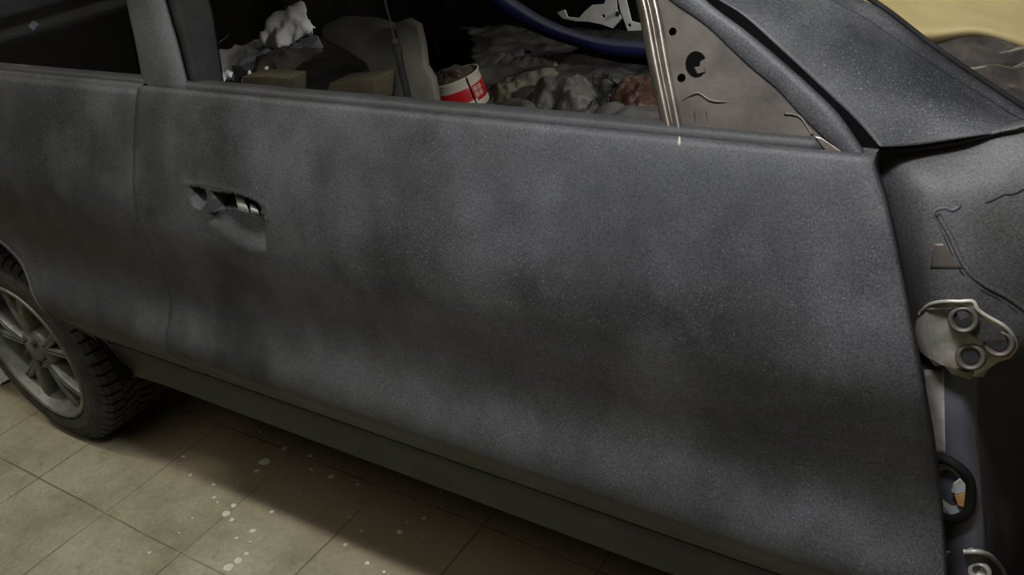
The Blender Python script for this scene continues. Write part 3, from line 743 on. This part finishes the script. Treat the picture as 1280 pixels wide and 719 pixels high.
for cu, ch in ((.62, .56), (.86, .56), (.62, .38), (.86, .38)):      # four block-like characters
    for (u0, u1, h0, h1) in ((-.09, .09, .055, .075), (-.09, .09, -.01, .01), (-.09, -.055, -.07, .07), (.05, .085, -.07, .07), (-.02, .015, -.07, .07)):
        patch(bm, cu+u0, cu+u1, HT*(ch+h0), HT*(ch+h1))
tin_part('lettering', bm, 'cream')
bm = bmesh.new(); patch(bm, .12, .55, HT*.06, HT*.30, .0018); tin_part('paper_label', bm, 'cream')
bm = bmesh.new(); tube_bm([tin_pt(AF+sg*.42, HT*h, .002) for h in (.0, .3, .6, 1.0)], .0018, 6, bm); tin_part('paint_run', bm, 'dark')
bm = bmesh.new()
bmesh.ops.create_icosphere(bm, subdivisions=4, radius=1)
for v in bm.verts:
    k = 1+.28*(noise.turbulence(v.co*2.6+Vector((4, 1, 0)), 3, True)-.4); v.co = base+n_*(HT*.86)+Vector((v.co.x*R*.9*k, v.co.y*R*.9*k, v.co.z*R*.5*k))
rg = mesh_obj('brown_rag', bm, M['khaki']); tag(rg, 'wad of brown rag stuffed into the red paint tin', 'rag')
bm = bmesh.new()
bmesh.ops.create_icosphere(bm, subdivisions=3, radius=1)
q0 = base+n_*(HT*1.0)-ray(575, 98).normalized()*R*.45
for v in bm.verts:
    k = 1+.3*(noise.turbulence(v.co*2+Vector((9, 1, 0)), 2, True)-.4); v.co = q0+Vector((v.co.x*R*.42*k, v.co.y*R*.3*k, v.co.z*R*.22*k))
rg = mesh_obj('brown_wrapper', bm, M['brown']); tag(rg, 'small reddish-brown wrapper on top of the rag in the tin', 'wrapper')

def cloth(name, label, cat, pts, mat, y0, k, z0, dome=.02, amp=.012, scale=14, sub=5, thick=.002, group=None, seed=0):
    P = [at_slope(a, b, y0, k, z0) for a, b in pts]
    o = plate(name, P, thick, M[mat], None, 0, (), sub, amp, scale, dome, seed)
    tag(o, label, cat, group); return o
def hp_plane(px, py, k=2.0):
    p = heap_hit(px, py); return p.y-.02, k, p.z
# long pale rag to the right of the tin
y0, k, z0 = hp_plane(640, 118)
cloth('rag', 'pale olive rag stretched out to the right of the paint tin', 'rag', [(604, 134), (618, 112), (640, 98), (665, 92), (690, 86), (700, 92), (684, 104), (668, 112), (655, 122), (640, 136), (622, 142)], 'rag_pale', y0, k, z0, -.03, .03, 18)
y0, k, z0 = hp_plane(700, 125)
cloth('rag', 'crumpled grey plastic bag right of the pale rag', 'bag', [(655, 128), (678, 104), (705, 96), (735, 100), (748, 118), (738, 145), (700, 150), (668, 142)], 'sheet', y0, k, z0, -.03, .05, 16, seed=2)
y0, k, z0 = hp_plane(790, 125)
cloth('wrapper', 'brown and red crumpled wrapper beside the bright window channel', 'wrapper', [(770, 104), (795, 98), (822, 104), (832, 150), (800, 156), (766, 150), (764, 125)], 'brown', y0, k, z0, -.03, .04, 16, seed=5)
y0, k, z0 = hp_plane(755, 115)
cloth('plastic_film', 'shiny crumpled clear film left of the brown wrapper', 'plastic film', [(738, 98), (757, 94), (770, 102), (766, 125), (764, 152), (752, 145), (745, 120)], 'film', y0, k, z0, -.02, .04, 24, seed=8)
y0, k, z0 = hp_plane(650, 80)
cloth('rag', 'flat dark grey rag lying behind the paint tin', 'rag', [(612, 78), (640, 68), (690, 70), (700, 82), (680, 94), (640, 98), (618, 96)], 'sheet', y0, k, z0, -.02, .03, 20, seed=11)
y0, k, z0 = hp_plane(658, 64)
cloth('paper_scrap', 'small pale paper scrap on the sheet behind the tin', 'paper', [(655, 60), (663, 58), (665, 66), (656, 68)], 'rag_pale', y0, k, z0, -.004, .004, 20, 2)

# blue curved panel and white bracket at the far side of the car
bl = thing('blue_panel', 'dark blue curved glossy body panel with a white bracket on it', 'car panel', at_y(740, 60, 2.05))
def bl_part(o): o.parent = bl; o.matrix_parent_inverse = bl.matrix_basis.inverted(); return o
c0 = [(610, -40), (628, -12), (655, 8), (690, 28), (730, 42), (770, 50), (850, 54)]
c1 = [(585, -40), (606, 0), (640, 26), (685, 46), (730, 60), (770, 69), (850, 74)]
mid = [((a[0]+b[0])/2, (a[1]+b[1])/2) for a, b in zip(c0, c1)]
bl_part(loft('curved_skin', [[at_y(*p, 2.12) for p in c0], [at_y(*p, 2.03) for p in c0], [at_y(*p, 1.98) for p in mid], [at_y(*p, 1.99) for p in c1], [at_y(*p, 2.08) for p in c1]], 40, M['blue'], None, 5, .003))
def c3(pts): return [(520+a/4, b/4) for a, b in pts]
WB = c3([(706, 62), (745, 48), (760, 84), (815, 90), (845, 55), (880, 25), (940, 20), (960, -30), (1000, -30), (1008, 50), (1030, 92), (985, 142), (930, 122), (860, 108), (800, 106), (735, 92)])
WB2 = c3([(1006, -30), (1045, -30), (1078, 105), (1125, 118), (1135, 152), (1060, 155), (1045, 112), (1024, 60)])
wbr = bl_part(plate('white_bracket', [at_y(*p, 2.0) for p in WB], .004, M['white_paint'], None, .001, [(at_y(520+938/4, 80/4, 2.0), .0045)]))
wbr['label'] = 'white stamped metal bracket with a hole'
bl_part(plate('white_bracket', [at_y(*p, 2.0) for p in WB2], .004, M['white_paint'], None, .001, [(at_y(520+1068/4, 126/4, 2.0), .0045)]))
o = bl_part(mesh_obj('bracket_bolt', lathe_bm(at_y(772, 17, 1.995), -ray(772, 17), [(.006, -.003), (.006, .004), (.0001, .005)], 6), M['dark'])); 

# olive seat and its tan side bolster
def thick_slab(name, pts, y, depth, mat, bevel, k=.3):
    P = [at_slope(a, b, y, k, .8) for a, b in pts]; bm = bmesh.new()
    n = Vector((0, 1, -k)).normalized(); f = [bm.verts.new(p) for p in P]; g2 = [bm.verts.new(p+Vector((0, depth, 0))) for p in P]
    bm.faces.new(f); bm.faces.new(g2[::-1]); L = len(P)
    for i in range(L): bm.faces.new((f[i], g2[i], g2[(i+1) % L], f[(i+1) % L]))
    bmesh.ops.recalc_face_normals(bm, faces=bm.faces)
    o = mesh_obj(name, bm, M[mat], None, True); mod(o, 'BEVEL', width=bevel, segments=4, limit_method='ANGLE', angle_limit=.9); return o
seat = thing('bucket_seat', 'dusty olive car seat standing behind the window left of the paint tin', 'seat', at_y(480, 130, 1.3))
def st_part(o): o.parent = seat; o.matrix_parent_inverse = seat.matrix_basis.inverted(); return o
st_part(thick_slab('backrest', [(398, 34), (420, 24), (460, 26), (488, 34), (500, 60), (508, 100), (514, 150), (470, 150), (464, 100), (455, 82), (430, 66), (402, 52)], 1.38, .04, 'olive', .012))
st_part(thick_slab('side_bolster', [(492, 30), (508, 24), (522, 32), (528, 58), (531, 84), (540, 98), (544, 118), (548, 150), (512, 150), (505, 100), (499, 60)], 1.36, .02, 'khaki', .006))
# belt strap hanging in front
sp_ = [at_y(474, -40, 1.22), at_y(481, 0, 1.22), at_y(487, 24, 1.22), at_y(493, 50, 1.22)]
belt = thing('seat_belt', 'black strap hanging in the door window before the olive seat', 'seat belt', at_y(513, 136, 1.2))
def bt(o): o.parent = belt; o.matrix_parent_inverse = belt.matrix_basis.inverted(); return o
bt(mesh_obj('cord', tube_bm(spline(sp_, 12), .0022, 8), M['dark']))
bt(mesh_obj('strap', tube_bm(spline([at_y(*p, 1.22) for p in [(493, 48), (497, 62), (503, 92), (509, 118), (514, 150)]], 16), [.005]+[.0085]*4+[.007]*11, 8), M['rubber']))

# boxes
def carton(name, label, pts, y, depth, mat):
    o = thick_slab(name, pts, y, depth, mat, .002, 0); tag(o, label, 'box'); return o
carton('cardboard_box', 'tan cardboard box seen low in the window left of the olive seat', [(412, 104), (468, 99), (469, 130), (405, 128)], 1.33, .07, 'tan')
carton('cardboard_box', 'long khaki carton low in the window under the grey cloth', [(303, 96), (330, 95), (362, 98), (362, 122), (306, 118)], 1.22, .05, 'tan')
# grey cloth heap, white cloth, scraps in the left part of the window
cloth('grey_cloth', 'grey cloth spread out below the white cloth', 'cloth', [(262, 70), (290, 56), (330, 46), (368, 52), (398, 44), (404, 56), (380, 72), (360, 92), (345, 108), (300, 106), (272, 92)], 'fabric_grey', 1.72, 1.6, .82, -.03, .03, 10)
cloth('olive_cloth', 'dark olive cloth fold right of the grey cloth', 'cloth', [(322, 72), (350, 62), (395, 58), (404, 62), (378, 78), (352, 96), (322, 102), (316, 86)], 'khaki', 1.62, 1.4, .82, -.03, .02, 12, seed=4)
cloth('white_cloth', 'crumpled bright white cloth with a pointed corner', 'cloth', [(318, 57), (330, 46), (336, 30), (350, 16), (366, 12), (374, 6), (378, 1), (384, 12), (386, 24), (393, 34), (392, 44), (380, 46), (366, 52), (352, 61), (338, 60)], 'white_cloth', 1.68, 1.2, .83, -.04, .03, 14, seed=3)
cloth('white_plastic', 'jagged bright white plastic scrap at the window corner', 'plastic scrap', [(272, 86), (278, 90), (284, 87), (291, 90), (290, 97), (284, 97), (279, 104), (275, 98)], 'white_paper', 1.58, .6, .82, -.006, .006, 20, 3)
cloth('white_plastic', 'tiny white plastic fleck right of the jagged scrap', 'plastic scrap', [(308, 89), (313, 88), (314, 93), (309, 94)], 'white_paper', 1.56, .6, .82, -.002, .002, 20, 2)
cloth('white_plastic', 'small white plastic chip on the olive cloth', 'plastic scrap', [(330, 84), (335, 83), (335, 91), (331, 92)], 'white_paper', 1.5, .6, .84, -.002, .002, 20, 2)
o = thick_slab('steel_tab', [(289, 83), (302, 83), (308, 88), (306, 96), (300, 96), (296, 112), (288, 112), (293, 96)], 1.5, .008, 'metal_dull', .001, 0); tag(o, 'dull grey hooked steel tab before the white scrap', 'bracket')
o = mesh_obj('steel_rod', tube_bm([at_y(263, 61, 1.7), at_y(284, 47, 1.75), at_y(285, 43, 1.75)], .003, 8), M['metal_dull']); tag(o, 'thin grey metal rod left of the white cloth', 'rod')
# tag on wire inside the quarter window
lt = thing('wire_tag', 'tiny white tag on a thin wire in the dark rear quarter window', 'tag', at_y(43, 31, 1.02))
o = plate('tag_card', [at_y(*p, 1.02) for p in [(37, 32), (43, 26), (49, 31), (43, 38)]], .003, M['white_paper'], None, .0005); o.parent = lt; o.matrix_parent_inverse = lt.matrix_basis.inverted()
o = mesh_obj('wire', tube_bm(spline([at_y(*p, 1.02) for p in [(38, 35), (30, 39), (22, 43), (12, 43)]], 12), .0012, 6), M['pale']); o.parent = lt; o.matrix_parent_inverse = lt.matrix_basis.inverted()

# masking paper and film behind the windscreen opening
def kr(p): return Vector((0, 0, .008*noise.noise(p*9)+.004*noise.noise(p*25)))
top_ = [aw(1030, -60, 1.35), aw(1120, -60, 1.42), aw(1220, -60, 1.50), aw(1340, -60, 1.56)]
midk = [aw(1056, -6, 1.26), aw(1130, 10, 1.33), aw(1210, 8, 1.40), aw(1340, 10, 1.46)]
lowk = [aw(1085, 18, 1.20), aw(1140, 38, 1.26), aw(1215, 38, 1.32), aw(1340, 66, 1.38)]
low2 = [Vector(p)+Vector((0, .03, -.03)) for p in lowk]
o = loft('masking_paper', [top_, midk, lowk, low2], 40, M['kraft'], None, 8, .001, kr); tag(o, 'yellow masking paper draped inside the windscreen opening', 'paper')
def fd(p): return Vector((0, -.02*noise.turbulence(p*16, 3, True), .02*noise.noise(p*22)))
o = loft('plastic_film', [[aw(1090, 20, 1.30), aw(1160, 34, 1.34), aw(1220, 34, 1.36), aw(1340, 44, 1.40)], [aw(1100, 60, 1.22), aw(1160, 68, 1.24), aw(1230, 80, 1.25), aw(1340, 90, 1.27)], [aw(1110, 110, 1.13), aw(1180, 118, 1.14), aw(1240, 126, 1.14), aw(1340, 140, 1.15)]], 50, M['film'], None, 20, .001, fd)
tag(o, 'dark glossy crumpled film under the yellow masking paper', 'plastic film')
# scrap on the floor beyond the tyre
P = [at_z(*p, .012) for p in [(-12, 462), (2, 458), (6, 468), (12, 474), (0, 480), (-14, 476)]]
o = plate('paper_scrap', P, .002, M['white_paper'], None, 0, (), 3, .01, 30, .006); tag(o, 'torn white scrap on the floor left of the tyre', 'paper')
